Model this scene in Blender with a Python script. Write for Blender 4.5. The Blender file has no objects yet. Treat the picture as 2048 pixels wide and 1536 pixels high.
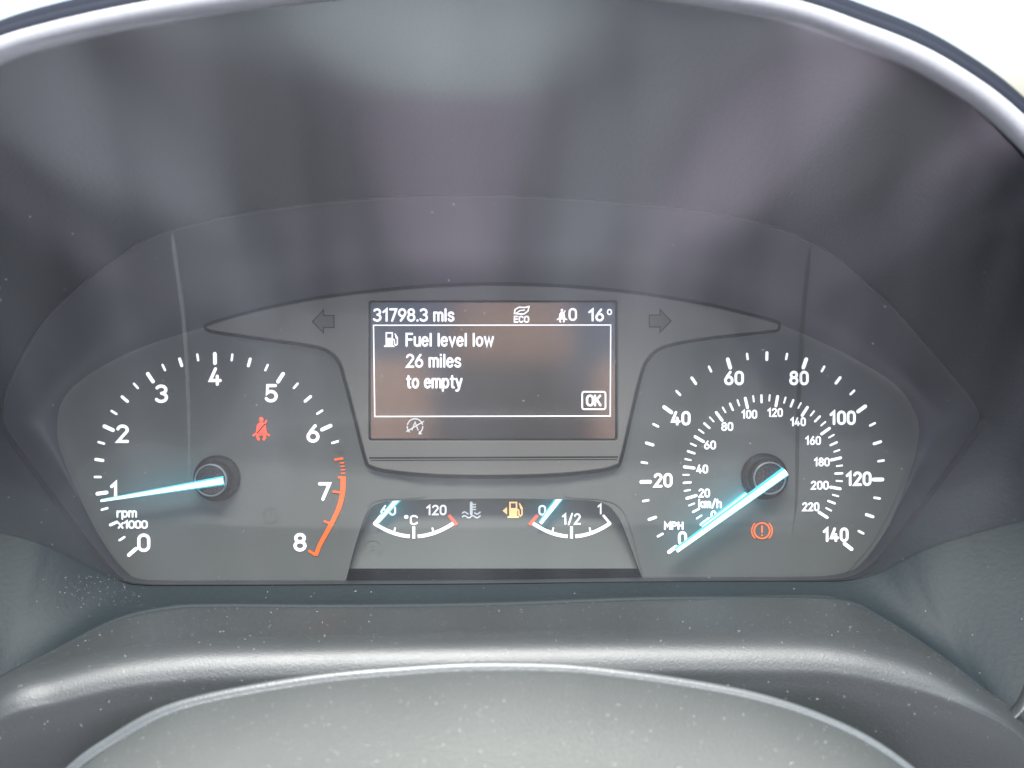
import bpy, bmesh, math, random
from mathutils import Vector, Matrix

# ------------------------------------------------------------------ frame
# Local frame of the dashboard: x right, y away from the driver (gauge plate at y = 0), z up along the plate.
# The whole dashboard leans back by PITCH, as instrument binnacles do; the camera looks square onto it.
D = 0.33                     # distance lens -> gauge plate, m
S = 0.376 / 2048             # metres per photograph pixel on the gauge plate
PITCH = math.radians(15)
ORIG = Vector((0, 0, 1.0))
ROT = Matrix.Rotation(-PITCH, 3, 'X')

def L(px, py, d=0.0):        # measured photo position + depth -> local point
    k = (D + d) / D
    return Vector(((px - 1024) * S * k, d, (768 - py) * S * k))
def W(v):
    return ROT @ v + ORIG
def P(px, py, d=0.0):
    return W(L(px, py, d))

scene = bpy.context.scene
COL = scene.collection

# ------------------------------------------------------------------ camera
cam_d = bpy.data.cameras.new('camera')
cam = bpy.data.objects.new('camera', cam_d)
COL.objects.link(cam)
cam.location = W(Vector((0, -D, 0)))
cam.rotation_euler = (math.radians(90) - PITCH, 0, 0)
cam_d.sensor_width = 36
cam_d.lens = 18 / (1024 * S / D)
cam_d.clip_start = 0.005
cam_d.clip_end = 500
cam_d.dof.use_dof = True
cam_d.dof.focus_distance = D - 0.002
cam_d.dof.aperture_fstop = 10.5
scene.camera = cam

# ------------------------------------------------------------------ light
SUN_ELEV, SUN_AZ = 76.0, 8.0       # azimuth measured clockwise from +Y (straight ahead)
world = bpy.data.worlds.new('World')
scene.world = world
world.use_nodes = True
wn = world.node_tree
bg = wn.nodes['Background']
sky = wn.nodes.new('ShaderNodeTexSky')
sky.sky_type = 'NISHITA'
sky.sun_disc = False
sky.sun_elevation = math.radians(SUN_ELEV)
sky.sun_rotation = math.radians(SUN_AZ)
sky.dust_density = 3.0
sky.air_density = 1.0
wn.links.new(sky.outputs[0], bg.inputs[0])
bg.inputs[1].default_value = 0.125

sd = bpy.data.lights.new('sun', 'SUN')
sd.energy = 5.0
sd.angle = math.radians(12)
sd.color = (1.0, 0.97, 0.90)
sun = bpy.data.objects.new('sun', sd)
COL.objects.link(sun)
_e, _a = math.radians(SUN_ELEV), math.radians(SUN_AZ)
_dir = Vector((math.sin(_a) * math.cos(_e), math.cos(_a) * math.cos(_e), math.sin(_e)))
sun.rotation_euler = (-_dir).to_track_quat('-Z', 'Y').to_euler()
sun.location = _dir * 3

def area(name, loc, target, sx, sy, power, color):
    a = bpy.data.lights.new(name, 'AREA')
    a.shape = 'RECTANGLE'; a.size = sx; a.size_y = sy
    a.energy = power; a.color = color
    o = bpy.data.objects.new(name, a)
    COL.objects.link(o)
    o.location = loc
    o.rotation_euler = (Vector(target) - Vector(loc)).to_track_quat('-Z', 'Y').to_euler()
    return o

# added fill lamp above and behind the viewer; daylight from the side window
area('rear_top_fill', W(Vector((-0.14, -0.82, 0.98))), W(Vector((0, 0, -0.05))), 0.85, 0.42, 34.0, (1.0, 1.0, 0.97))
area('side_window_light', W(Vector((0.75, -0.55, 0.25))), W(Vector((0, 0, 0))), 0.5, 0.35, 1.6, (0.90, 1.0, 1.0))

scene.view_settings.view_transform = 'Standard'
scene.view_settings.look = 'None'
scene.view_settings.exposure = 1.35
scene.view_settings.gamma = 1.0
scene.cycles.max_bounces = 10
scene.cycles.transparent_max_bounces = 12

# ------------------------------------------------------------------ materials
def nt(name):
    m = bpy.data.materials.new(name)
    m.use_nodes = True
    t = m.node_tree
    return m, t, t.nodes['Principled BSDF'], t.nodes['Material Output']

def plastic(name, col, rough=0.5, grain=900.0, bump=0.25, spec=0.5, mottle=0.25, dist=0.0004, coat=0.0):
    m, t, b, out = nt(name)
    tc = t.nodes.new('ShaderNodeTexCoord')
    n1 = t.nodes.new('ShaderNodeTexNoise'); n1.inputs['Scale'].default_value = grain; n1.inputs['Detail'].default_value = 3
    n2 = t.nodes.new('ShaderNodeTexNoise'); n2.inputs['Scale'].default_value = 23; n2.inputs['Detail'].default_value = 5
    t.links.new(tc.outputs['Object'], n1.inputs['Vector']); t.links.new(tc.outputs['Object'], n2.inputs['Vector'])
    mx = t.nodes.new('ShaderNodeMix'); mx.data_type = 'RGBA'
    c = Vector(col)
    mx.inputs[6].default_value = (*(c * (1 - mottle)), 1)
    mx.inputs[7].default_value = (*(c * (1 + mottle)), 1)
    ad = t.nodes.new('ShaderNodeMath'); ad.operation = 'ADD'
    ml = t.nodes.new('ShaderNodeMath'); ml.operation = 'MULTIPLY'; ml.inputs[1].default_value = 0.5
    t.links.new(n1.outputs[0], ad.inputs[0]); t.links.new(n2.outputs[0], ad.inputs[1]); t.links.new(ad.outputs[0], ml.inputs[0])
    t.links.new(ml.outputs[0], mx.inputs[0]); t.links.new(mx.outputs[2], b.inputs['Base Color'])
    mr = t.nodes.new('ShaderNodeMapRange')
    mr.inputs[3].default_value = rough - 0.07; mr.inputs[4].default_value = rough + 0.07
    t.links.new(n2.outputs[0], mr.inputs[0]); t.links.new(mr.outputs[0], b.inputs['Roughness'])
    bp = t.nodes.new('ShaderNodeBump'); bp.inputs['Strength'].default_value = bump; bp.inputs['Distance'].default_value = dist
    t.links.new(n1.outputs[0], bp.inputs['Height']); t.links.new(bp.outputs[0], b.inputs['Normal'])
    b.inputs['Specular IOR Level'].default_value = spec
    b.inputs['Coat Weight'].default_value = coat
    return m

def glow(name, col, strength, base=(0.6, 0.6, 0.6)):
    m, t, b, out = nt(name)
    b.inputs['Base Color'].default_value = (*base, 1)
    b.inputs['Emission Color'].default_value = (*col, 1)
    b.inputs['Emission Strength'].default_value = strength
    b.inputs['Roughness'].default_value = 0.5
    return m

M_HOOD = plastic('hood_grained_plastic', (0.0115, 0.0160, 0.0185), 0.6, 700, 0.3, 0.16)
M_LIP = plastic('hood_lip_highlight', (0.34, 0.345, 0.36), 0.40, 700, 0.1, 0.7)  # pale base colour paints the lip's highlight onto the dark hood
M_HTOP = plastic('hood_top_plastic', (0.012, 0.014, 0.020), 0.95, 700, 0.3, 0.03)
M_DASH = plastic('dashboard_grained_plastic', (0.0215, 0.0242, 0.0252), 0.45, 2200, 0.3, 0.55)
M_COLUMN = plastic('column_cover_plastic', (0.041, 0.0445, 0.0445), 0.46, 1500, 0.5, 0.25)
M_RIM = plastic('column_cover_edge', (0.056, 0.061, 0.062), 0.44, 1300, 0.3, 0.8)  # edge tinted lighter than the cover to carry its highlight
M_PLATE = plastic('gauge_plate_matt', (0.092, 0.096, 0.089), 0.62, 1500, 0.10, 0.4, 0.12)
M_MASK = plastic('mask_satin_plastic', (0.029, 0.031, 0.037), 0.42, 1500, 0.08, 0.4, 0.12)
M_BEZEL = plastic('bezel_warm_plastic', (0.135, 0.128, 0.113), 0.55, 1500, 0.12, 0.4, 0.12)
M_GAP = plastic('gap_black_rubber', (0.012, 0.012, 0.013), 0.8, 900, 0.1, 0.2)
M_ARROW = plastic('unlit_arrow_tint', (0.066, 0.065, 0.058), 0.5, 900, 0.05, 0.4)
M_HUB = plastic('hub_black_plastic', (0.004, 0.0045, 0.005), 0.5, 1500, 0.08, 0.25)
M_CAP = plastic('hub_cap_black', (0.012, 0.014, 0.016), 0.25, 1500, 0.03, 0.5)
M_RING = plastic('hub_rim_satin', (0.16, 0.17, 0.18), 0.35, 1500, 0.03, 0.6)
M_WHITE = glow('white_backlit_print', (0.93, 0.95, 1.0), 0.45)
M_LEAK = glow('needle_teal_leak', (0.01, 0.50, 0.72), 5.0)
M_PIXEL = glow('white_screen_pixels', (0.93, 0.92, 1.0), 0.47)
M_DIMPIX = glow('dim_screen_pixels', (0.80, 0.88, 0.95), 0.3, (0.3, 0.3, 0.3))
M_ORANGE = glow('orange_backlit_print', (1.0, 0.13, 0.0), 0.43, (0.4, 0.06, 0.01))
M_RED = glow('red_backlit_print', (0.95, 0.10, 0.035), 0.42, (0.4, 0.05, 0.03))
M_TELL = glow('red_telltale_core', (1.0, 0.05, 0.012), 0.55, (0.5, 0.1, 0.05))
M_BRAKE = glow('amber_red_telltale', (1.0, 0.10, 0.01), 0.36, (0.5, 0.15, 0.05))
M_AMBER = glow('amber_telltale', (1.0, 0.56, 0.24), 0.52, (0.6, 0.4, 0.15))
M_GHOST = plastic('unlit_symbol_tint', (0.098, 0.104, 0.094), 0.6, 900, 0.02, 0.3)
M_NEEDLE = glow('needle_white_light', (0.86, 0.99, 1.0), 0.60)
M_TEAL = glow('needle_teal_light', (0.02, 0.42, 0.52), 0.6, (0.05, 0.3, 0.35))
M_DUST = plastic('dust_pale', (0.42, 0.42, 0.40), 0.9, 300, 0.0, 0.1)

def screen_mat():
    m, t, b, out = nt('screen_dark_glass')
    b.inputs['Base Color'].default_value = (0.030, 0.027, 0.026, 1)
    b.inputs['Roughness'].default_value = 0.10
    b.inputs['IOR'].default_value = 2.0
    b.inputs['Emission Color'].default_value = (0.9, 0.85, 0.85, 1)
    b.inputs['Emission Strength'].default_value = 0.005
    return m
M_SCREEN = screen_mat()

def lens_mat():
    m, t, b, out = nt('clear_lens_painted_veil')
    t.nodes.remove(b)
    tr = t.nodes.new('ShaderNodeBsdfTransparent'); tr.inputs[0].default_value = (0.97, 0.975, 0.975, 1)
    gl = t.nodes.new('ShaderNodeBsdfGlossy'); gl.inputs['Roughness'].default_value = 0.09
    df = t.nodes.new('ShaderNodeBsdfDiffuse'); df.inputs[0].default_value = (0.60, 0.60, 0.64, 1)  # streaky diffuse veil painted in for glare and blurred reflections
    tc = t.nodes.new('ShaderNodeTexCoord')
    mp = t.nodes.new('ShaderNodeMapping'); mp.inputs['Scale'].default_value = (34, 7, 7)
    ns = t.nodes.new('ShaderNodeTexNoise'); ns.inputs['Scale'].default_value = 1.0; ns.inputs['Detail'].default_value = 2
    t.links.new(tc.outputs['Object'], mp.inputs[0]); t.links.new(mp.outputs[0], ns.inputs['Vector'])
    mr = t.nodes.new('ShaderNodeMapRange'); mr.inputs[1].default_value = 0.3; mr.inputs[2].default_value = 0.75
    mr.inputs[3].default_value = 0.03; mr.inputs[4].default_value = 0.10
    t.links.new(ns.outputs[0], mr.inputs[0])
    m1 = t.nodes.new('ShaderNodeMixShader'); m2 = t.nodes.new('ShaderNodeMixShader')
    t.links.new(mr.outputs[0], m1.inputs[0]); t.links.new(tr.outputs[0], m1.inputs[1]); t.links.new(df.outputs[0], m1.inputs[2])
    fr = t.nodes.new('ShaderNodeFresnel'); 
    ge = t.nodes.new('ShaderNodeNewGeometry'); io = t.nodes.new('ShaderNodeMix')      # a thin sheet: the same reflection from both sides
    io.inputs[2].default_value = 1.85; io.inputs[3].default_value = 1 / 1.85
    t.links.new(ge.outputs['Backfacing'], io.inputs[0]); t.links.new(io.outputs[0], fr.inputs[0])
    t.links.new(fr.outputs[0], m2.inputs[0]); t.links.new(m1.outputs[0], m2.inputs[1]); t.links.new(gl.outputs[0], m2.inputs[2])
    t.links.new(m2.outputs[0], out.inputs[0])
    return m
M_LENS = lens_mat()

# ------------------------------------------------------------------ object helpers
WORG = {}
def empty(name, loc, parent=None):
    o = bpy.data.objects.new(name, None)
    o.empty_display_size = 0.01
    COL.objects.link(o)
    WORG[o] = Vector(loc)
    if parent is not None:
        o.parent = parent; o.location = Vector(loc) - WORG[parent]
    else:
        o.location = loc
    return o
def tag(o, label=None, cat=None, group=None, kind=None):
    for k, v in (('label', label), ('category', cat), ('group', group), ('kind', kind)):
        if v: o[k] = v
    return o
def make(name, verts, faces, mats, parent=None, smooth=False, fmat=None, label=None):
    c = sum(verts, Vector()) / max(1, len(verts))
    me = bpy.data.meshes.new(name)
    me.from_pydata([v - c for v in verts], [], faces)
    for m in (mats if isinstance(mats, (list, tuple)) else [mats]): me.materials.append(m)
    if fmat: me.polygons.foreach_set('material_index', fmat)
    if smooth: me.polygons.foreach_set('use_smooth', [True] * len(me.polygons))
    me.update()
    o = bpy.data.objects.new(name, me)
    COL.objects.link(o)
    WORG[o] = c
    if parent is not None:
        o.parent = parent; o.location = c - WORG[parent]
    else:
        o.location = c
    if label: o['label'] = label
    return o

def catmull(pts, n=8, closed=False):
    pts = [Vector(p) for p in pts]
    out = []
    N = len(pts)
    for i in range(N if closed else N - 1):
        if closed:
            a, b, c, d = pts[(i - 1) % N], pts[i], pts[(i + 1) % N], pts[(i + 2) % N]
        else:
            b, c = pts[i], pts[i + 1]
            a = pts[i - 1] if i else b * 2 - c
            d = pts[i + 2] if i + 2 < N else c * 2 - b
        for k in range(n):
            t = k / n
            out.append(0.5 * ((2 * b) + (c - a) * t + (2 * a - 5 * b + 4 * c - d) * t * t + (3 * b - a - 3 * c + d) * t ** 3))
    if not closed: out.append(pts[-1])
    return out

def grid_faces(rows, cols, closed=False, off=0, flip=False):
    f = []
    for r in range(rows - 1):
        for c in range(cols if closed else cols - 1):
            a = off + r * cols + c; b = off + r * cols + (c + 1) % cols
            q = (a, b, b + cols, a + cols)
            f.append(q[::-1] if flip else q)
    return f

def fill2d(name, loops, mapper, mats, parent, thick=0.0, bevel=0.0, smooth=False, label=None):
    """flat plate from pixel outlines (first outer, rest holes); mapper(px,py,lift) -> world; lift + is towards the driver"""
    cu = bpy.data.curves.new(name, 'CURVE'); cu.dimensions = '2D'; cu.fill_mode = 'BOTH' if thick else 'FRONT'
    for lp in loops:
        sp = cu.splines.new('POLY'); sp.points.add(len(lp) - 1); sp.use_cyclic_u = True
        for q, p in zip(sp.points, lp): q.co = (p[0], -p[1], 0, 1)
    k = 1.0 / S
    cu.extrude = thick / 2 * k
    cu.bevel_depth = bevel * k; cu.bevel_resolution = 2
    if bevel: cu.offset = -bevel * k
    o = bpy.data.objects.new(name, cu)
    COL.objects.link(o)
    dg = bpy.context.evaluated_depsgraph_get()
    me = bpy.data.meshes.new_from_object(o.evaluated_get(dg))
    bpy.data.objects.remove(o); bpy.data.curves.remove(cu)
    vs = [mapper(v.co.x, -v.co.y, (v.co.z * S) + thick / 2 + bevel) for v in me.vertices]
    fs = [tuple(p.vertices) for p in me.polygons]
    bpy.data.meshes.remove(me)
    return make(name, vs, fs, mats, parent, smooth, label=label)

# ------------------------------------------------------------------ stroke lettering
def arc(cx, cy, rx, ry, a0, a1, n=12):
    return [(cx + rx * math.cos(math.radians(a0 + (a1 - a0) * i / n)), cy + ry * math.sin(math.radians(a0 + (a1 - a0) * i / n))) for i in range(n + 1)]
def stadium(w, h, y0=0.0):
    r = w / 2
    ry = min(h / 2, r * 1.15)
    return arc(r, y0 + h - ry, r, ry, 0, 180, 10) + arc(r, y0 + ry, r, ry, 180, 360, 10)
X = 0.72
GL = {
 '0': (.50, [('c', stadium(.5, 1))]),
 '1': (.34, [('o', [(.02, .76), (.27, 1), (.27, 0)])]),
 '2': (.50, [('o', arc(.25, .75, .24, .25, 165, -25) + [(.02, 0), (.5, 0)])]),
 '3': (.50, [('o', arc(.23, .76, .24, .24, 150, -80)), ('o', arc(.23, .265, .27, .265, 85, -150))]),
 '4': (.54, [('o', [(.28, 1), (.0, .24), (.54, .24)]), ('o', [(.38, .52), (.38, 0)])]),
 '5': (.50, [('o', [(.46, 1), (.07, 1), (.04, .52)] + arc(.23, .31, .27, .31, 128, -150))]),
 '6': (.50, [('c', arc(.25, .30, .25, .30, 0, 342, 18)), ('o', [(.36, 1), (.14, .66), (.01, .36)])]),
 '7': (.48, [('o', [(0, 1), (.48, 1), (.16, 0)])]),
 '8': (.50, [('c', arc(.25, .765, .215, .235, 0, 342, 18)), ('c', arc(.25, .27, .25, .27, 0, 342, 18))]),
 '9': (.50, [('c', arc(.25, .70, .25, .30, 0, 342, 18)), ('o', [(.14, 0), (.36, .34), (.49, .64)])]),
 '.': (.06, [('o', [(.03, 0), (.03, .03)])]),
 '/': (.34, [('o', [(0, -.05), (.34, 1.05)])]),
 '°': (.22, [('c', arc(.11, .88, .11, .13, 0, 330, 11))]),
 ' ': (.16, []),
 'F': (.44, [('o', [(0, 0), (0, 1), (.44, 1)]), ('o', [(.0, .52), (.40, .52)])]),
 'E': (.44, [('o', [(.44, 0), (0, 0), (0, 1), (.44, 1)]), ('o', [(.0, .52), (.40, .52)])]),
 'C': (.50, [('o', arc(.25, .74, .25, .26, 20, 180, 9) + arc(.25, .26, .25, .26, 180, 340, 9))]),
 'O': (.54, [('c', stadium(.54, 1))]),
 'K': (.50, [('o', [(0, 0), (0, 1)]), ('o', [(.47, 1), (.03, .45)]), ('o', [(.16, .62), (.5, 0)])]),
 'M': (.62, [('o', [(0, 0), (0, 1), (.31, .42), (.62, 1), (.62, 0)])]),
 'P': (.48, [('o', [(0, 0), (0, 1), (.24, 1)] + arc(.24, .74, .24, .26, 90, -90, 8) + [(0.02, .48)])]),
 'H': (.50, [('o', [(0, 0), (0, 1)]), ('o', [(.5, 0), (.5, 1)]), ('o', [(.02, .52), (.48, .52)])]),
 'A': (.54, [('o', [(0, 0), (.27, 1), (.54, 0)]), ('o', [(.1, .33), (.44, .33)])]),
 'u': (.40, [('o', [(0, X), (0, .2)] + arc(.19, .19, .19, .19, 180, 300, 8) + [(.40, .16)]), ('o', [(.40, X), (.40, 0)])]),
 'e': (.42, [('o', [(.02, .39), (.41, .39)] + arc(.21, X / 2 + .03, .21, X / 2 - .03, 5, 180, 9) + arc(.21, .30, .21, .30, 180, 325, 9))]),
 'l': (.06, [('o', [(.03, 0), (.03, 1)])]),
 'i': (.06, [('o', [(.03, 0), (.03, X)]), ('o', [(.03, .97), (.03, 1)])]),
 'v': (.42, [('o', [(0, X), (.21, 0), (.42, X)])]),
 'w': (.64, [('o', [(0, X), (.16, 0), (.32, X * .92), (.48, 0), (.64, X)])]),
 'o': (.44, [('c', arc(.22, X / 2, .22, X / 2, 0, 342, 18))]),
 'm': (.64, [('o', [(0, 0), (0, X)]), ('o', [(0, .5)] + arc(.16, .54, .16, .18, 170, 0, 7) + [(.32, 0)]), ('o', [(.32, .5)] + arc(.48, .54, .16, .18, 170, 0, 7) + [(.64, 0)])]),
 's': (.38, [('o', arc(.19, .54, .18, .18, 20, 190, 8) + [(.10, .40), (.28, .33)] + arc(.19, .18, .19, .18, 30, -165, 9))]),
 't': (.26, [('o', [(.12, .95), (.12, .16), (.16, .02), (.26, .0)]), ('o', [(0, X), (.26, X)])]),
 'p': (.44, [('o', [(0, X), (0, -.27)]), ('c', arc(.23, X / 2, .21, X / 2, 0, 342, 16))]),
 'y': (.42, [('o', [(0, X), (.22, .03)]), ('o', [(.42, X), (.18, -.17), (.10, -.26), (.0, -.26)])]),
 'r': (.28, [('o', [(0, 0), (0, X)]), ('o', [(0, .48), (.08, .66), (.28, X)])]),
 'x': (.42, [('o', [(0, 0), (.42, X)]), ('o', [(0, X), (.42, 0)])]),
 'k': (.40, [('o', [(0, 0), (0, 1)]), ('o', [(.38, X), (.02, .33)]), ('o', [(.13, .45), (.40, 0)])]),
 'h': (.42, [('o', [(0, 0), (0, 1)]), ('o', [(0, .5)] + arc(.21, .5, .21, .22, 170, 0, 8) + [(.42, 0)])]),
}

def ribbon(pts, w, closed=False, caps=True, w2=None):
    """polyline -> (verts2d, faces): a flat stroke with mitred joints and rounded ends"""
    p = [Vector(q) for q in pts]
    q = [p[0]]
    for v in p[1:]:
        if (v - q[-1]).length > 1e-4: q.append(v)
    if closed and (q[0] - q[-1]).length < 1e-3: q.pop()
    p = q; n = len(p)
    if n < 2: return [], []
    vs, fs = [], []
    for i in range(n):
        hw = (w if w2 is None else w + (w2 - w) * i / (n - 1)) / 2
        a = p[(i - 1) % n] if (i or closed) else None
        b = p[(i + 1) % n] if (i < n - 1 or closed) else None
        d1 = (p[i] - a).normalized() if a is not None else None
        d2 = (b - p[i]).normalized() if b is not None else None
        if d1 is None: d1 = d2
        if d2 is None: d2 = d1
        n1 = Vector((-d1.y, d1.x)); n2 = Vector((-d2.y, d2.x))
        m = n1 + n2
        if m.length < 1e-4: m = n1
        m.normalize()
        k = hw / max(0.45, m.dot(n1))
        vs += [p[i] + m * k, p[i] - m * k]
    for i in range(n if closed else n - 1):
        j = (i + 1) % n
        fs.append((2 * i, 2 * i + 1, 2 * j + 1, 2 * j))
    if caps and not closed:
        for end in (0, n - 1):
            d = (p[0] - p[1]) if end == 0 else (p[-1] - p[-2])
            a0 = math.atan2(d.y, d.x); hw = (w if (w2 is None or end == 0) else w2) / 2
            o = len(vs)
            for k in range(7):
                a = a0 - math.pi / 2 + math.pi * k / 6
                vs.append(p[end] + Vector((math.cos(a), math.sin(a))) * hw)
            fs.append(tuple(range(o, o + 7)))
    return vs, fs

def strokes(name, polys, w, mapper, mat, parent, label=None, lift=0.0003, caps=True, fills=()):
    """polys: list of (closed?, pts in photo px).  All strokes become one flat printed mark."""
    V, F = [], []
    h = lift
    for it in polys:
        c, pts = it[0], it[1]
        ww = it[2] if len(it) > 2 else w
        w2 = it[3] if len(it) > 3 else None
        vs, fs = ribbon(pts, ww, c, caps, w2)
        o = len(V)
        V += [mapper(v.x, v.y, h) for v in vs]
        F += [tuple(o + i for i in f)[::-1] for f in fs]
        h += 0.00002
    for pts in fills:
        o = len(V)
        V += [mapper(q[0], q[1], h) for q in pts]
        F.append(tuple(range(o, o + len(pts))))
        h += 0.00002
    return make(name, V, F, mat, parent, label=label)

def text(name, s, cx, cy, h, w, sw, mapper, mat, parent, left=None, gap=0.17, lift=0.0003, skew=0.0, label=None):
    adv, items = 0.0, []
    for ch in s:
        gw, st = GL[ch]
        items.append((adv, st)); adv += gw + gap
    adv -= gap
    sx = (w - sw) / adv; sy = h - sw
    x0 = (left if left is not None else cx - w / 2) + sw / 2
    y0 = cy + h / 2 - sw / 2
    polys = []
    for a, st in items:
        for t, pts in st:
            polys.append((t == 'c', [(x0 + (a + q[0]) * sx + skew * q[1], y0 - q[1] * sy) for q in pts]))
    return strokes(name, polys, sw, mapper, mat, parent, label, lift)

plate = lambda px, py, h=0.0: P(px, py, -h)                # on the gauge plate

# ================================================================== the hood and its surround
CX, CY = 985, 850
# rim of the instrument opening (px, py, depth) clockwise from the bottom, and the outer line: lip above, seam below
RIM = [(985,1166,-.011),(700,1168,-.011),(400,1169,-.011),(290,1168,-.011),(245,1158,-.011),(205,1122,-.011),(120,1010,-.012),(50,915,-.013),(8,856,-.014),(4,826,-.014),(20,762,-.014),(90,640,-.014),(200,540,-.014),(345,458,-.014),(640,405,-.014),(985,390,-.014),(1400,420,-.014),(1620,481,-.014),(1760,590,-.014),(1850,688,-.014),(1932,785,-.014),(1960,828,-.014),(1952,858,-.014),(1892,942,-.013),(1800,1067,-.012),(1748,1130,-.011),(1700,1155,-.011),(1640,1160,-.011),(1480,1161,-.011),(1290,1162,-.011)]
OUT = [(985,1203,-.034),(700,1207,-.034),(430,1206,-.034),(330,1212,-.035),(230,1236,-.037),(110,1296,-.041),(0,1352,-.046),(-150,1440,-.054),(-420,1420,-.070),(-560,1000,-.085),(-480,640,-.093),(-270,330,-.098),(-60,160,-.100),(140,85,-.100),(500,20,-.100),(985,-22,-.100),(1480,26,-.100),(1720,95,-.100),(1885,172,-.100),(2045,300,-.098),(2310,600,-.093),(2480,980,-.085),(2400,1480,-.070),(2110,1500,-.058),(1960,1368,-.048),(1870,1300,-.042),(1765,1232,-.037),(1690,1199,-.035),(1540,1192,-.034),(1300,1192,-.034)]
NA = 480
def ring(ctrl):
    c = catmull(ctrl, 14, True)
    ang = [(math.atan2(p.y - CY, p.x - CX), p) for p in c]
    ang.sort(key=lambda q: q[0])
    out = []
    n = len(ang); j = 0
    for k in range(NA):
        a = -math.pi + 2 * math.pi * k / NA
        while j < n and ang[j][0] < a: j += 1
        a1, p1 = ang[j % n]; a0, p0 = ang[(j - 1) % n]
        if j == n: a1 += 2 * math.pi
        if j == 0: a0 -= 2 * math.pi
        t = (a - a0) / max(1e-9, a1 - a0)
        out.append(p0.lerp(p1, min(1, max(0, t))))
    return out
R_RIM = catmull(RIM, 16, True)
R_OUT = catmull(OUT, 16, True)
NA = len(R_RIM)
LR = [L(*p) for p in R_RIM]
LO = [L(*p) for p in R_OUT]
rad = []
for k in range(NA):
    t = LO[(k + 1) % NA] - LO[k - 1]
    rad.append(Vector((-t.z, 0, t.x)).normalized())
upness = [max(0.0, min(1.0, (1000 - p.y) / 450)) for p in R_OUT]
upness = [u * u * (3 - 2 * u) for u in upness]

hood = empty('dashboard_hood', W(Vector((0, 0.02, -0.07))))
tag(hood, 'dark grey plastic hood arching over the instruments, its rounded lip painted bright where it catches light', 'dashboard hood')
rows = []
NT = 16
lens_line = []
def hood_pt(k, t):
    a, b = LR[k], LO[k]
    p = a.lerp(b, t)
    return p + rad[k] * (0.010 * upness[k] + 0.003) * math.sin(math.pi * t)
for i in range(NT + 1):
    rows += [W(hood_pt(k, i / NT)) for k in range(NA)]
make('hood_lining', rows, grid_faces(NT + 1, NA, True, flip=True), M_HOOD, hood, True)
# rolled lip (wide above, a fine bead along the seam below)
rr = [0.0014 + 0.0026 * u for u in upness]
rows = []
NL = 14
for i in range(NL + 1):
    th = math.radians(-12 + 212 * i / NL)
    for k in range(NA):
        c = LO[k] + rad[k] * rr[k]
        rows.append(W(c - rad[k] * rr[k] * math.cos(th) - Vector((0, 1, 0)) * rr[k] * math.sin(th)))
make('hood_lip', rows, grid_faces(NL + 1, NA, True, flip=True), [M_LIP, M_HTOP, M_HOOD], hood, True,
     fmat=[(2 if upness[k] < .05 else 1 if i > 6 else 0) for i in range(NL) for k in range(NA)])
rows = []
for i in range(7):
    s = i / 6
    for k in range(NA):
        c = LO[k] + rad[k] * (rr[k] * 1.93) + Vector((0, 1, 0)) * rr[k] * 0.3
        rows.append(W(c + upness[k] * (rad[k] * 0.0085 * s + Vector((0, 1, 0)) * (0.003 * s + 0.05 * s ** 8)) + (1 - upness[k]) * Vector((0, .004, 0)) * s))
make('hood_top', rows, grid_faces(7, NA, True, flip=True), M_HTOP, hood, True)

# ================================================================== instrument cluster
cluster = empty('instrument_cluster', P(985, 1166, 0.01))
tag(cluster, 'black instrument cluster with two round dials, lit message screen and two small gauges', 'instrument cluster')

# sloping mask between the rim and the dial plates
MASK_IN = [(985,1163,0),(690,1164,0),(400,1164,0),(285,1162,0),(248,1146,0),(205,1085,0),(155,985,0),(122,905,0),(114,860,0),(120,812,0),(145,775,0),(200,735,0),(290,692,0),(415,652,0),(550,615,0),(737,585,0),(985,570,0),(1233,583,0),(1400,608,0),(1555,648,0),(1655,690,0),(1740,735,0),(1800,778,0),(1834,835,0),(1836,885,0),(1815,960,0),(1772,1060,0),(1724,1128,0),(1690,1150,0),(1600,1156,0),(1290,1158,0)]
NA2 = NA; NA = 480
R_IN, R_RIMA = ring(MASK_IN), ring(RIM)
rows = []
for i in range(9):
    t = i / 8
    for k in range(NA):
        a, b = L(*R_RIMA[k]), L(*R_IN[k])
        p = a.lerp(b, t)
        p.y += 0.004 * math.sin(math.pi * t)
        rows.append(W(p))
make('mask', rows, grid_faces(9, NA, True), M_MASK, cluster, True)
NA = NA2

# recess of the two small gauges (open at the bottom)
REC = catmull([(684,1172),(694,1142),(710,1090),(728,1040),(742,1016),(765,1005),(800,1001),(890,998),(985,997),(1090,998),(1180,1001),(1214,1010),(1238,1036),(1256,1078),(1274,1128),(1291,1172)], 6)
REC = [(p[0], p[1]) for p in REC]
outer = [(p.x, p.y) for p in R_IN]
def inset_outer():
    return [(CX + (x - CX) * 1.006, CY + (y - CY) * 1.004) for x, y in outer]
fp, done = [], False
for x, y in inset_outer():
    if y > 1100 and 684 < x < 1291:
        if not done: fp += [p for p in reversed(REC) if p[1] < 1163]; done = True
        continue
    fp.append((x, y))
fill2d('face_plate', [fp], lambda x, y, h: P(x, y, 0.0003 - h * 0.0), M_PLATE, cluster)
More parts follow.
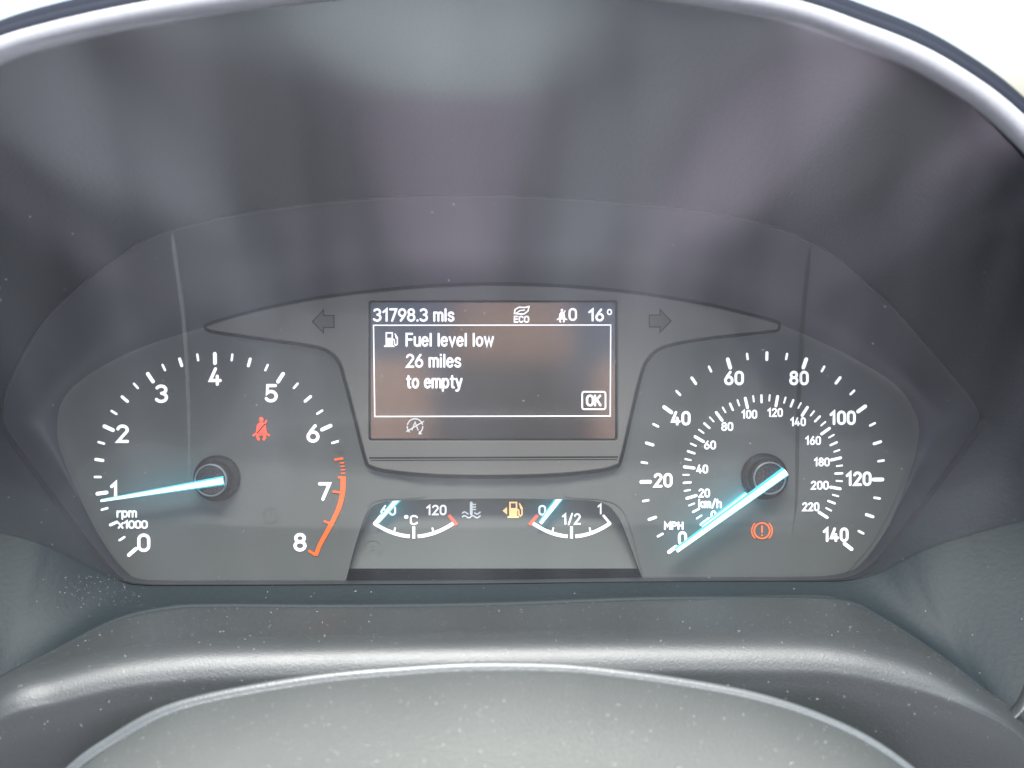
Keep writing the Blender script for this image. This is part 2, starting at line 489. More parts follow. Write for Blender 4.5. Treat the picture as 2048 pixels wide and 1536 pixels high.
# recess walls, sloping back panel, slot
def rec_d(py): return 0.0095 - (py - 997) / (1137 - 997) * 0.0065
V = []
for p in REC: V.append(P(p[0], p[1], 0.0003))
for p in REC: V.append(W(L(p[0], p[1], 0.0) + Vector((0, 0.016, 0))))
make('recess_wall', V, grid_faces(2, len(REC), flip=True), M_PLATE, cluster, True)
V = []
for r in range(6):
    py = 960 + (1137 - 960) * r / 5
    for c in range(12):
        V.append(P(640 + 700 * c / 11, py, rec_d(py)))
o = make('recess_panel', V, grid_faces(6, 12, flip=True), M_PLATE, cluster)
V = [P(640, 1137, rec_d(1137)), P(1340, 1137, rec_d(1137)), P(1340, 1140, .0035), P(640, 1140, .0035), P(1340, 1142, .013), P(640, 1142, .013), P(1340, 1185, .0135), P(640, 1185, .0135)]
make('recess_slot', V, [(0, 1, 2, 3), (3, 2, 4, 5), (5, 4, 6, 7)], M_HUB, cluster)
recess = lambda px, py, h=0.0: P(px, py, rec_d(py) - h)

# dark gap between the rim and the surround, along the sides and the bottom
V = []
for i in range(5):
    for k in range(NA):
        w_ = (1 - upness[k]) * (0.0003 + 0.0010 * min(1.0, abs(R_RIM[k].x - CX) / 760) ** 4)
        a, b = LR[k], LO[k]
        V.append(W(a.lerp(b, 0.004) + (b - a).normalized() * w_ * (i / 2 - 1) + Vector((0, -0.0005 * math.sin(math.pi * i / 4) - 0.0002, 0))))
make('rim_gap', V, grid_faces(5, NA, True, flip=True), M_GAP, cluster, True)
# thin bead round the upper rim of the opening
V = []
for i in range(7):
    a_ = math.pi * 2 * i / 6
    for k in range(NA):
        q = LR[k] - rad[k] * 0.0004
        V.append(W(q + rad[k] * 0.00045 * math.cos(a_) * upness[k] + Vector((0, 0.0006, 0)) * math.sin(a_) * upness[k]))
make('rim_bead', V, grid_faces(7, NA, True), M_MASK, cluster, True)

# ------------------------------------------------------------------ dials
def spline_at(tbl, v):
    keys = sorted(tbl)
    v = max(keys[0], min(keys[-1], v))
    i = max(j for j in range(len(keys)) if keys[j] <= v)
    if i == len(keys) - 1: i -= 1
    k0, k1 = keys[i], keys[i + 1]
    b, c = Vector(tbl[k0]), Vector(tbl[k1])
    a = Vector(tbl[keys[i - 1]]) if i else b * 2 - c + (b * 2 - c - Vector(tbl[keys[min(i + 2, len(keys) - 1)]]) + (c - b)) * 0.0
    d = Vector(tbl[keys[i + 2]]) if i + 2 < len(keys) else c * 2 - b
    t = (v - k0) / (k1 - k0)
    return 0.5 * ((2 * b) + (c - a) * t + (2 * a - 5 * b + 4 * c - d) * t * t + (3 * b - a - 3 * c + d) * t ** 3)
def tick(tbl, cen, v, ln, w, mat, parent, name='tick_mark', mapper=plate):
    p = spline_at(tbl, v)
    d = (Vector(cen) - p).normalized()
    return strokes(name, [(False, [p + d * (w / 2), p + d * (ln - w / 2)])], w, mapper, mat, parent)

def lathe(name, px, py, prof, mat, parent, seg=48, tilt=None, d0=0.0):
    c = L(px, py, d0)
    V = []
    for r, y in prof:
        for k in range(seg):
            a = 2 * math.pi * k / seg
            V.append(W(c + Vector((r * math.cos(a), -y, r * math.sin(a)))))
    F = grid_faces(len(prof), seg, True)
    if prof[-1][0] > 0: F.append(tuple(range((len(prof) - 1) * seg, len(prof) * seg)))
    return make(name, V, F, mat, parent, False)

def needle(parent, tip, base, wt, wb, d, name='needle', label=None, under=None):
    a, b = L(*base, d), L(*tip, d)
    ax = (b - a).normalized(); n = Vector((ax.z, 0, -ax.x))
    k = S * (D + d) / D
    t1, b1 = n * wt * k / 2, n * wb * k / 2
    up = Vector((0, -1, 0))
    V = [a + b1 * 1.6, a - b1 * 1.6, b - t1 * 1.6, b + t1 * 1.6]
    V = V + [v + up * 0.0012 for v in [a + b1, a - b1, b - t1, b + t1]]
    F = [(0, 1, 2, 3), (4, 7, 6, 5), (0, 4, 5, 1), (1, 5, 6, 2), (2, 6, 7, 3), (3, 7, 4, 0)]
    return make(name, [W(v) for v in V], F, [M_NEEDLE, M_TEAL, M_LEAK], parent, fmat=[2, 0, 1, 1, 1, 1], label=label)

# rev counter
TACH = {0:(255,1112.5),1:(191,988),2:(205.5,851),3:(293.5,744.5),4:(429.5,704),5:(568,744.5),6:(664.4,850),7:(690.5,986),8:(634.5,1113)}
TC = (434, 955)
dial_t = [(x, y) for x, y in catmull([(694,1152),(690,1160),(680,1161),(500,1161),(300,1160),(258,1148),(213,1085),(163,985),(130,905),(122,860),(128,815),(152,780),(205,741),(293,699),(420,664),(600,690),(655,705),(690,760),(725,900),(735,935),(800,955),(850,992),(760,1000),(735,1020),(712,1085)], 6, True)]
rev = fill2d('rev_counter', [dial_t], lambda x, y, h: P(x, y, -0.0002), M_PLATE, cluster, label='left dial, numbered 0 to 8 with an orange end zone')
face1 = lambda px, py, h=0.0: P(px, py, -0.0003 - h)
for i in range(0, 26):
    v = i * 0.25
    if i % 4 == 0: ln, w = 26, 7.5
    elif i % 2 == 0: ln, w = 20, 6
    else: ln, w = 16, 4.6
    tick(TACH, TC, v, ln, w, M_WHITE, rev, mapper=face1)
tick(TACH, TC, 6.5, 19, 4.5, M_ORANGE, rev, mapper=face1)
for v in (6.56, 6.61, 6.66, 6.71):
    tick(TACH, TC, v, 9, 2.6, M_ORANGE, rev, mapper=face1)
band = []
for i in range(25):
    p = spline_at(TACH, 6.76 + i / 24 * 1.24); d = (Vector(TC) - p).normalized()
    band.append(p + d * (5.5 if i < 22 else 5.5 - (i - 21) * 0.6))
strokes('red_zone_arc', [(False, band, 10.5, 8.0), (False, [band[-1], (617, 1101)], 5)], 10, face1, M_ORANGE, rev, caps=False)
for v, ln in ((6.77, 16), (7.0, 26), (7.5, 22)):
    tick(TACH, TC, v, ln, 4.5, M_ORANGE, rev, mapper=lambda a, b, h=0.0: P(a, b, -0.0004 - h))
for s, cx, cy in (('0',287.5,1085.5),('1',228,981),('2',245,867.5),('3',323,787.5),('4',430.5,753),('5',542.5,786.5),('6',626,867),('7',649,983),('8',600,1084.5)):
    text('numeral', s, cx, cy, 37, 17 if s == '1' else 26, 6.3, face1, M_WHITE, rev)
text('lettering', 'rpm', 253.5, 1026, 19, 41, 3.6, face1, M_WHITE, rev)
text('lettering', 'x1000', 265.5, 1049, 17, 60, 3.6, face1, M_WHITE, rev)
def hub(parent, bx, by):
    lathe('hub', bx, by, [(0.0084, -0.001), (0.0084, 0.0020), (0.0076, 0.0027), (0.0066, 0.0030), (0.0064, 0.0072), (0.0058, 0.0078)], M_HUB, parent)
    lathe('hub_rim', bx, by, [(0.0059, 0.0074), (0.0059, 0.0082), (0.0055, 0.0085), (0.0053, 0.0082), (0.0053, 0.0076)], M_RING, parent)
    lathe('hub_cap', bx, by, [(0.0053, 0.0072), (0.0053, 0.0079), (0.0049, 0.0083), (0.0025, 0.0085)], M_CAP, parent)
hub(rev, 436, 956)
needle(rev, (204, 1001), (448, 961), 4.0, 11.5, -0.0088, label='white needle with teal edges resting just under the 1 mark')

def belt(name, cx, cy, k, mat, mapper, parent, label=None):
    q = lambda pts: [(cx + x * k, cy + y * k) for x, y in pts]
    head = q(arc(0, -17, 4.3, 4.8, 0, 342, 14))
    body = q([(-4,-11.5),(4,-11.5),(8.5,-6),(10.5,9.5),(-10.5,9.5),(-8.5,-6)])
    legs = [(False, q([(-6,13),(-7,17),(-5,20.5)]), 5*k), (False, q([(6,13),(7,17),(5,20.5)]), 5*k),
            (False, q([(-15,13),(-9,9.5)]), 4*k), (False, q([(15,13),(9,9.5)]), 4*k), (False, q([(7,-10),(10,-15)]), 3.4*k)]
    return strokes(name, legs + [(False, q([(-8.5,11.7),(8.5,11.7)]), 2.6*k)], 4, mapper, mat, parent, label, fills=[head, body])
w = belt('seat_belt_light', 522.5, 857, 1.05, M_TELL, face1, cluster, 'glowing red seat belt symbol on the left dial')
strokes('belt_stripe', [(False, [(514, 866.5), (530, 847.5)])], 2.2, face1, M_GAP, w, lift=0.0007, caps=False)
def ghost_symbol(cx, cy, r, mapper, a=True):
    pl = [(False, [(cx + x * r, cy - y * r) for x, y in arc(0, 0, 1, 1, -40, 220, 20)], 2.2)]
    pl += [(False, [(cx - .38 * r, cy + .5 * r), (cx, cy - .55 * r), (cx + .38 * r, cy + .5 * r)], 2.2), (False, [(cx - .2 * r, cy + .12 * r), (cx + .2 * r, cy + .12 * r)], 2.0)]
    return strokes('unlit_symbol', pl, 2, mapper, M_GHOST, cluster)
ghost_symbol(745.5, 1097, 17, recess)
strokes('unlit_symbol', [(True, [(680 + x, 898 - y) for x, y in arc(0, 0, 6, 7, 0, 340, 14)])], 1.8, face1, M_GHOST, cluster)
strokes('unlit_symbol', [(True, [(541 + x, 1030 - y) for x, y in arc(0, 0, 15, 15, 0, 345, 20)]), (False, [(541, 1021), (541, 1034)])], 1.8, face1, M_GHOST, cluster)

# speedometer
MPH = {0:(1335,1106.5),10:(1295.5,1040),20:(1279,964),30:(1290,885),40:(1325.5,812),50:(1382,753.5),60:(1454.5,715),70:(1534,702.5),80:(1613.8,715),90:(1682,753),100:(1733.5,810.5),110:(1764,882.5),120:(1768.5,959),130:(1748.5,1034.5),140:(1706,1100.5)}
KMH = {0:(1400,1051),20:(1371,997.5),40:(1366,933.5),60:(1387.7,872),80:(1431,822.8),100:(1490,793.7),120:(1555.8,790),140:(1616.3,812.3),160:(1661.3,855),180:(1684,915),200:(1683,978),220:(1656.7,1036.6)}
SC = (1526, 960)
dial_s = [(x, y) for x, y in catmull([(1285,1148),(1290,1155),(1298,1156),(1500,1154),(1670,1150),(1715,1122),(1762,1058),(1806,958),(1827,885),(1825,838),(1793,784),(1735,742),(1650,699),(1552,662),(1400,680),(1325,696),(1290,730),(1272,790),(1245,920),(1220,945),(1150,960),(1130,992),(1200,999),(1240,1015),(1262,1060)], 6, True)]
spd = fill2d('speedometer', [dial_s], lambda x, y, h: P(x, y, -0.0002), M_PLATE, cluster, label='right dial, numbered 0 to 140 MPH with inner km/h ring')
for i in range(0, 29):
    v = i * 5
    if i % 4 == 0: ln, w = 25, 7.5
    elif i % 2 == 0: ln, w = 19.5, 5.8
    else: ln, w = 15, 4.6
    tick(MPH, SC, v, ln, w, M_WHITE, spd, mapper=face1)
for i in range(0, 45):
    v = i * 5
    if i % 4 == 0: ln, w = 25, 5.8
    elif i % 2 == 0: ln, w = 18, 4.4
    else: ln, w = 14.5, 3.4
    tick(KMH, (1526, 952), v, ln, w, M_WHITE, spd, mapper=face1)
for s, cx, cy, ww in (('0',1365,1077,18),('20',1326,960.5,38),('40',1361.5,836.5,39),('60',1468,756,39.5),('80',1598,756,39),('100',1685,835.5,53),('120',1717,957.5,52),('140',1671,1069.5,52)):
    text('numeral', s, cx, cy, 29, ww, 5.3, face1, M_WHITE, spd, gap=0.27)
for s, cx, cy, ww in (('0',1427,1030,11),('20',1408.5,986,23),('40',1404.5,938,23.5),('60',1420,890,24),('80',1454.5,853,24),('100',1498.5,828.5,32),('120',1550,825,31.5),('140',1596,843.5,31.5),('160',1626,881,32),('180',1643.5,924,32),('200',1639.5,970.5,36),('220',1621.5,1013.5,34.5)):
    text('numeral', s, cx, cy, 18, ww, 3.3, face1, M_WHITE, spd, gap=0.27)
text('lettering', 'km/h', 1420, 1007, 19, 47, 3.6, face1, M_WHITE, spd, gap=0.24)
text('lettering', 'MPH', 1347.5, 1051.5, 16.5, 39, 3.6, face1, M_WHITE, spd, gap=0.26)
hub(spd, 1527, 952)
needle(spd, (1352, 1101), (1571, 943), 7, 12.5, -0.0088, label='white needle with teal edges resting on zero')
needle(spd, (1404, 1054), (1492, 987), 5, 5.5, -0.0015, name='needle_reflection')  # glowing strip standing in for the needle's reflection below it
bk = [(True, [(1524 + x, 1061.5 - y) for x, y in arc(0, 0, 15.5, 15.5, 0, 350, 35)], 3.2),
      (False, [(1524 + x, 1061.5 - y) for x, y in arc(0, 0, 20.5, 20.5, 135, 225, 10)], 2.6),
      (False, [(1524 + x, 1061.5 - y) for x, y in arc(0, 0, 20.5, 20.5, -45, 45, 10)], 2.6),
      (False, [(1524, 1052), (1524, 1064.5)], 3.4), (False, [(1524, 1070), (1524, 1070.8)], 3.4)]
strokes('brake_light', bk, 3, face1, M_BRAKE, cluster, 'glowing orange red ringed exclamation mark on the right dial')

# ------------------------------------------------------------------ small gauges
def small_gauge(name, label, cx, ly, ends, red_left, nums):
    arcp = lambda t: (cx + t * ends, 1073 - (abs(t) ** 2) * 27)
    g = strokes(name, [(False, [arcp(-1 + .9 * i / 10) for i in range(11)], 7), (False, [arcp(.1 + .9 * i / 10) for i in range(11)], 7)], 7, recess, M_WHITE, cluster, label, caps=False)
    strokes('tick_mark', [(False, [(cx, 1053), (cx, 1077)])], 5.5, recess, M_WHITE, g, lift=0.0005, caps=False)
    for t in (-.5, .5):
        a = arcp(t)
        strokes('tick_mark', [(False, [(a[0] - t * 6, a[1] - 11), a])], 3.2, recess, M_WHITE, g, lift=0.0005, caps=False)
    for sgn in (-1, 1):
        a = arcp(sgn)
        red = (sgn == -1) == red_left
        pts = [(a[0] + sgn * (6 if red else 0), a[1] + (4 if red else 2)), (a[0] - sgn * (10 if red else 15), a[1] - 16)]
        strokes('tick_mark', [(False, pts)], 6.5 if red else 5, recess, M_RED if red else M_WHITE, g, lift=0.0006, caps=False, label='red end mark' if red else None)
    for s, x, y, h, w_ in nums:
        text('numeral' if s != '°C' else 'lettering', s, x, y, h, w_, 3.4, recess, M_WHITE, g, gap=.25)
    return g
g1 = small_gauge('temperature_gauge', 'small arc gauge marked 60 to 120 degrees C', 827.5, 0, 80, False,
                 [('60',776.5,1020.5,21,31),('120',872.5,1020,21,41),('°C',822,1040,20,28)])
needle(g1, (756, 1044), (797, 996), 4.5, 9, 0.0035)
g2 = small_gauge('fuel_gauge', 'small arc gauge marked 0, 1/2 and 1', 1143, 0, 78, True,
                 [('0',1084.5,1020.5,21,15),('1/2',1142.5,1038,23,38),('1',1199.5,1018,22,10)])
needle(g2, (1081, 1046), (1121, 993), 5.5, 9.5, 0.0035)
# coolant symbol and amber fuel light
wave = lambda y0: [(925 + i * 2.2, y0 - 2.2 * math.sin(i / 15 * 4 * math.pi)) for i in range(17)]
strokes('coolant_symbol', [(False, [(942.5, 1006), (942.5, 1028)], 5.5), (False, [(944, 1009), (951, 1009)], 2.6), (False, [(944, 1014), (951, 1014)], 2.6), (False, [(944, 1019), (951, 1019)], 2.6),
        (False, wave(1026)[:6], 2.6), (False, wave(1026)[11:], 2.6), (False, wave(1033.5), 2.6)], 3, recess, M_DIMPIX, cluster)
def pump(name, cx, cy, k, mat, mapper, parent, arrow=False, label=None, lift=0.0003):
    q = lambda pts: [(cx + x * k, cy + y * k) for x, y in pts]
    st = [(True, q([(-7,-14.5),(6,-14.5),(6,-2),(-7,-2)]), 3.0*k), (False, q([(-10.5,14.5),(9.5,14.5)]), 3.4*k),
          (False, q([(7,-1),(10.5,1),(11,10),(14,12.5),(17,9.5),(17,-4),(12,-12)]), 2.6*k), (False, q([(13.5,-9),(15,-3),(17,-3)]), 3*k)]
    fl = [q([(-8.5,-2.5),(7.5,-2.5),(7.5,14),(-8.5,14)])]
    if arrow: fl.append(q([(-22,2),(-13,-5.5),(-13,9.5)]))
    return strokes(name, st, 2, mapper, mat, parent, label, fills=fl, lift=lift)
pump('fuel_light', 1027, 1019.5, 1.0, M_AMBER, recess, cluster, True, 'glowing amber fuel pump symbol with arrow')

# ------------------------------------------------------------------ display bezel with the two wings
top = [(418,651),(480,632),(550,615),(640,598),(737,586),(860,575),(985,571),(1110,574),(1233,584),(1330,597),(1420,613),(1500,632),(1548,645)]
right = [(1556,650),(1552,658),(1530,661),(1400,676),(1325,692),(1296,714),(1281,744),(1262,820),(1240,915),(1230,930),(1190,940)]
bot = [(1100,948),(985,951),(870,949),(782,941)]
left = [(744,932),(733,917),(712,835),(692,760),(681,725),(660,702),(625,690),(560,680),(440,663),(419,658)]
BZ = [(p.x, p.y) for p in catmull([(x, y) for x, y in top + right + bot + left], 5, True)]
def rrect(x0, y0, x1, y1, r):
    o = []
    for cx, cy, a in ((x1 - r, y0 + r, -90), (x1 - r, y1 - r, 0), (x0 + r, y1 - r, 90), (x0 + r, y0 + r, 180)):
        for i in range(5):
            t = math.radians(a + 90 * i / 4); o.append((cx + r * math.cos(t), cy + r * math.sin(t)))
    return o
HOLE = rrect(737, 601, 1235, 881, 6)
bezel = fill2d('display_bezel', [BZ, HOLE], lambda x, y, h: P(x, y, -0.0006 - h), M_BEZEL, cluster, thick=0.0026, bevel=0.0005, smooth=False, label='raised winged surround of the message screen')
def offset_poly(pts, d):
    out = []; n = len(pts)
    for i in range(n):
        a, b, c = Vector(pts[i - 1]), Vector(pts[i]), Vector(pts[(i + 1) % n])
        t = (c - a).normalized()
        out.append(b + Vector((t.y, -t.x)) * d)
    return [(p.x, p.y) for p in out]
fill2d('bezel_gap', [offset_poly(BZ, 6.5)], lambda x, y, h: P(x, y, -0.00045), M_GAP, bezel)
bz = lambda px, py, h=0.0: P(px, py, -0.0042 - h)
strokes('seam', [(False, [(738, 916), (1236, 914)], 3.2)], 3, bz, M_GAP, bezel, lift=0.0001, caps=False)
strokes('seam', [(False, [(741, 921), (1234, 919)], 2.0)], 2, bz, M_GAP, bezel, lift=0.0001, caps=False)
def arrow(px, py, s):
    pts = [(px - s * 22, py), (px, py - 23), (px, py - 12), (px + s * 21, py - 12), (px + s * 21, py + 12), (px, py + 12), (px, py + 23)]
    if s < 0: pts = pts[::-1]
    a = fill2d('turn_arrow', [pts], lambda x, y, h: P(x, y, -0.0043 - h), M_ARROW, bezel, thick=0.0002)
    strokes('outline', [(True, pts)], 2.4, lambda x, y, h=0.0: P(x, y, -0.0046 - h), M_GAP, bezel)
    a['label'] = 'unlit turn signal arrow pointing ' + ('left' if s > 0 else 'right')
arrow(647, 643, 1); arrow(1320, 642, -1)

# screen
screen = fill2d('message_screen', [rrect(730, 594, 1242, 888, 4)], lambda x, y, h: P(x, y, -0.0009), M_SCREEN, cluster, label='dark colour screen with white fuel warning text')
fill2d('screen_surround', [offset_poly(HOLE, -1.0) if False else rrect(735, 599, 1237, 883, 6), rrect(741, 605, 1230, 877, 4)], lambda x, y, h: P(x, y, -0.0011), M_GAP, screen)
scr = lambda px, py, h=0.0: P(px, py, -0.0010 - h)
text('text_line', '31798.3 mls', 0, 630, 27, 163, 4.3, scr, M_PIXEL, screen, gap=.21, left=746)
text('text_line', 'Fuel level low', 0, 679.5, 28, 177, 4.3, scr, M_PIXEL, screen, gap=.21, left=811)
text('text_line', '26 miles', 0, 721.5, 28, 111, 4.3, scr, M_PIXEL, screen, gap=.21, left=811.5)
text('text_line', 'to empty', 0, 763, 28, 113, 4.3, scr, M_PIXEL, screen, gap=.21, left=812)
text('numeral', '0', 1145.5, 629, 26, 17, 4.2, scr, M_PIXEL, screen)
text('numeral', '16', 1192, 630, 26, 32, 4.3, scr, M_PIXEL, screen, gap=.22)
strokes('degree_sign', [(True, [(1219 + x, 624 - y) for x, y in arc(0, 0, 4, 5, 0, 340, 14)])], 2.6, scr, M_PIXEL, screen)
belt('seat_belt_icon', 1124, 631, 0.62, M_PIXEL, scr, screen)
strokes('leaf_icon', [(True, [(1029, 627), (1030, 619), (1038, 614.5), (1050, 615), (1058, 613), (1056, 622), (1048, 628), (1038, 628)], 2.6), (False, [(1033, 626), (1040, 621), (1049, 620)], 2.0)], 2.4, scr, M_PIXEL, screen)
text('text_line', 'ECO', 1043, 638.5, 14, 31, 2.8, scr, M_PIXEL, screen, gap=.22)
pump('fuel_icon', 779, 679, 0.92, M_PIXEL, scr, screen)
strokes('frame_line', [(True, [(747, 650.5), (1221.5, 650), (1220.5, 832), (749.5, 833)])], 2.3, scr, M_PIXEL, screen)
strokes('button_outline', [(True, rrect(1164.5, 783.5, 1211, 818.5, 4))], 3.0, scr, M_PIXEL, screen)
text('text_line', 'OK', 1187.5, 801, 23.5, 31, 4.3, scr, M_PIXEL, screen, gap=.2)
ss = [(False, [(830 + x, 853 - y) for x, y in arc(0, 0, 15.5, 15.5, 15, 165, 14)]), (False, [(830 + x, 853 - y) for x, y in arc(0, 0, 15.5, 15.5, 180, 225, 6)]), (False, [(830 + x, 853 - y) for x, y in arc(0, 0, 15.5, 15.5, -55, 0, 6)]),
      (False, [(824, 860), (830, 844), (836, 860)]), (False, [(813, 863), (847, 843)])]
strokes('stop_start_icon', ss, 2.2, scr, M_DIMPIX, screen, fills=[[(838, 862), (845, 868), (837, 869)]])

# ------------------------------------------------------------------ clear lens
ZB = L(985, 1167, -.011).z
def lens_y(x, z):
    h = max(0.0, z - ZB)
    return -0.0112 - 0.45 * h - 0.35 * h * h - 7.0 * h * (x - L(985, 0).x) ** 2
LT = []
for k in range(NA):
    lo, hi = 0.0, 1.0
    for _ in range(24):
        t = (lo + hi) / 2
        q = hood_pt(k, t)
        if q.y > lens_y(q.x, q.z): lo = t
        else: hi = t
    LT.append(hood_pt(k, min(lo, 0.99)))
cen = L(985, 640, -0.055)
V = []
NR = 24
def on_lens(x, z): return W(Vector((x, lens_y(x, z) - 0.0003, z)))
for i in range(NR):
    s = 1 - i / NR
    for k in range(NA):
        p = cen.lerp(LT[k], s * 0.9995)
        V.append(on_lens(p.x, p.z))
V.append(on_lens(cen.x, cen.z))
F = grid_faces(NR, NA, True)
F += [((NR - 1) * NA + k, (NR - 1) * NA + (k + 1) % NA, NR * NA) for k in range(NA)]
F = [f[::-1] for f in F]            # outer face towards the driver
lens = make('lens', V, F, M_LENS, cluster, True, label='clear dusty window over the dials, veiled by painted glare')

def reflection_line(pts, mat, label):
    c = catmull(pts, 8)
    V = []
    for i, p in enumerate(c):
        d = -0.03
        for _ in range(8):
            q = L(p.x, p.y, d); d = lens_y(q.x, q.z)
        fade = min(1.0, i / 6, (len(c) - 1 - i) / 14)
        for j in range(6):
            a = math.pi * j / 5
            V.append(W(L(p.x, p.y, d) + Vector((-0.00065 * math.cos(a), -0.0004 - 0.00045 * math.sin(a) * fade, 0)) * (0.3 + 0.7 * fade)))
    return make('lens_reflection_line', V, grid_faces(len(c), 6), mat, lens, True, label=label)
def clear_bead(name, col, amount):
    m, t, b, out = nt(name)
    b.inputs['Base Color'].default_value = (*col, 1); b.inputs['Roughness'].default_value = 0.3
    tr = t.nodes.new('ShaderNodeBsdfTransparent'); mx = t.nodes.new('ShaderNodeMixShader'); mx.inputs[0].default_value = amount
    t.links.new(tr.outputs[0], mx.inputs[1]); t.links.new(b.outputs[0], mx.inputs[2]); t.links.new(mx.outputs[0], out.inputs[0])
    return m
reflection_line([(344,464),(352,520),(362,590),(370,660),(376,760),(379,880),(377,1000)], clear_bead('lens_reflection_pale', (0.30, 0.31, 0.30), 0.17), None)
reflection_line([(1622,474),(1612,560),(1604,650),(1598,760),(1594,880),(1592,1000),(1584,1070)], clear_bead('lens_reflection_dark', (0.03, 0.03, 0.03), 0.28), None)

# ================================================================== dashboard ledge below the seam
def loft_rows(ctrls, prof_n, seg=7):
    """ctrls: list of curves (lists of (px,py,d)), smooth both ways"""
    cs = [[L(*p) for p in catmull(c, seg)] for c in ctrls]
    n = len(cs[0])
    cols = [catmull([c[i] for c in cs], prof_n) for i in range(n)]
    m = len(cols[0])
    return [W(cols[i][r]) for r in range(m) for i in range(n)], m, n
A_ = [(-150,1444,-.053),(0,1356,-.045),(110,1300,-.040),(230,1240,-.036),(330,1216,-.034),(430,1210,-.033),(700,1211,-.033),(985,1207,-.033),(1300,1196,-.033),(1600,1192,-.033),(1690,1202,-.034),(1765,1236,-.036),(1870,1304,-.041),(1960,1372,-.047),(2035,1425,-.052),(2100,1494,-.057)]
B2 = [(-150,1512),(0,1398),(110,1364),(230,1335),(330,1321),(430,1313),(700,1306),(985,1301),(1300,1298),(1600,1299),(1690,1306),(1765,1320),(1870,1351),(1960,1399),(2030,1447),(2090,1510)]
def roll(o):
    r = []
    for x, y in B2:
        k = 1.0 - 0.55 * max(0.0, min(1.0, (x - 1840) / 170)) - 0.15 * max(0.0, min(1.0, (60 - x) / 120))
        r.append((x, y + o * k))
    return r
E_ = [(-150,1680),(0,1560),(110,1520),(230,1490),(330,1470),(430,1455),(700,1440),(985,1435),(1300,1435),(1600,1445),(1690,1455),(1765,1475),(1870,1505),(1960,1540),(2010,1570),(2060,1620)]
G_ = [(x, y + 330) for x, y in E_]
dd = lambda c, d: [(p[0], p[1], d - 0.012 * min(1, (abs(p[0] - 985) / 1000) ** 2)) for p in c]
A0 = [(x, y + 1, d + 0.004) for x, y, d in A_]
R0_ = dd(roll(-36), -.0580)
mixc = lambda t: [tuple(a[j] + (b[j] - a[j]) * t for j in range(3)) for a, b in zip(A_, R0_)]
rows, m, n = loft_rows([A0, A_, mixc(.3), mixc(.6), mixc(.84), R0_, dd(roll(-19), -.0621), dd(roll(3), -.0653), dd(roll(32), -.0674), dd(roll(62), -.0681), dd(E_, -.0672), dd(G_, -.060)], 6)
ledge = make('dashboard', rows, grid_faces(m, n, flip=True), M_DASH, None, True)
tag(ledge, 'dusty grained dark plastic ledge curving along below the instruments', 'dashboard')

c = catmull([(2075,1330,-.066),(2046,1400,-.069),(2012,1440,-.0705),(1978,1496,-.0705),(1945,1560,-.069),(1920,1620,-.067)], 8)
V = []
for i, p in enumerate(c):
    q = L(*p)
    for j in range(9):
        a = math.pi * 2 * j / 9
        V.append(W(q + Vector((0.0018 * math.cos(a), 0.0022 * math.sin(a) - 0.0006, 0.0008 * math.cos(a)))))
make('edge_trim', V, grid_faces(len(c), 9, True), M_DASH, ledge, True)

# ================================================================== steering column cover
arcA = [(60,1660),(92,1585),(130,1537),(205,1480),(350,1404),(600,1353),(820,1331),(1000,1324),(1200,1334),(1500,1382),(1700,1452),(1830,1536),(1862,1585),(1890,1660)]
thick = [14,14,15,16,18,21,22,22,20,17,13,11,11,11]
outr = [(x, y, -.0880) for x, y in arcA]
back = [(985 + (x - 985) * .985, y + 60, -.070) for x, y in arcA]
back2 = [(985 + (x - 985) * .99, y + 10, -.080) for x, y in arcA]
innr = [(985 + (x - 985) * (1 - t / 1400), y + t, -.0900) for (x, y), t in zip(arcA, thick)]
inn2 = [(985 + (x - 985) * (1 - t / 800), y + t + 9, -.0935) for (x, y), t in zip(arcA, thick)]
low = [(985 + (x - 985) * .93, 1560 + (y - 1324) * .35, -.128) for x, y in arcA]
low2 = [(985 + (x - 985) * .90, 1750 + (y - 1324) * .2, -.155) for x, y in arcA]
rows, m, n = loft_rows([back, back2, outr, innr, inn2, low, low2], 7, 10)
colm = empty('steering_column_cover', P(985, 1500, -.14))
tag(colm, 'dusty grey domed cover of the steering column in the foreground', 'column cover')
cutr = 7 * 3 + 2
make('rim', rows[:(cutr + 1) * n], grid_faces(cutr + 1, n, flip=True), M_RIM, colm, True)
top_panel = make('top_panel', rows[cutr * n:], grid_faces(m - cutr, n, flip=True), M_COLUMN, colm, True)

# ================================================================== invented seat behind the camera, added to give lens and screen reflections
def cushion(name, cx, cy, cz, sx, sy, sz, mat, parent, flutes=0, n=24, rot=0.0):
    V = []
    Rm = Matrix.Rotation(rot, 3, 'X')
    rows = n * 2
    for i in range(rows + 1):
        a = -math.pi / 2 + math.pi * i / rows
        for k in range(n * 4):
            b = 2 * math.pi * k / (n * 4)
            sp = lambda v, e: math.copysign(abs(v) ** e, v)
            x = sp(math.cos(a), .35) * sp(math.cos(b), .35); y = sp(math.cos(a), .35) * sp(math.sin(b), .35); z = sp(math.sin(a), .35)
            q = Vector((x * sx, y * sy, z * sz))
            if flutes and z > .5: q.z -= 0.012 * abs(math.sin(x * math.pi * flutes / 2)) ** 6
            V.append(Rm @ q + Vector((cx, cy, cz)))
    return make(name, V, grid_faces(rows + 1, n * 4, True), mat, parent, True)
M_REFL = plastic('reflector_tan', (0.55, 0.30, 0.20), 0.5, 400, 0.2)
M_REFL2 = plastic('reflector_grey', (0.72, 0.72, 0.84), 0.8, 400, 0.2)
M_REFL3 = plastic('reflector_black', (0.03, 0.03, 0.035), 0.8, 400, 0.2)
M_REFL4 = plastic('reflector_slate', (0.14, 0.15, 0.18), 0.8, 400, 0.2)
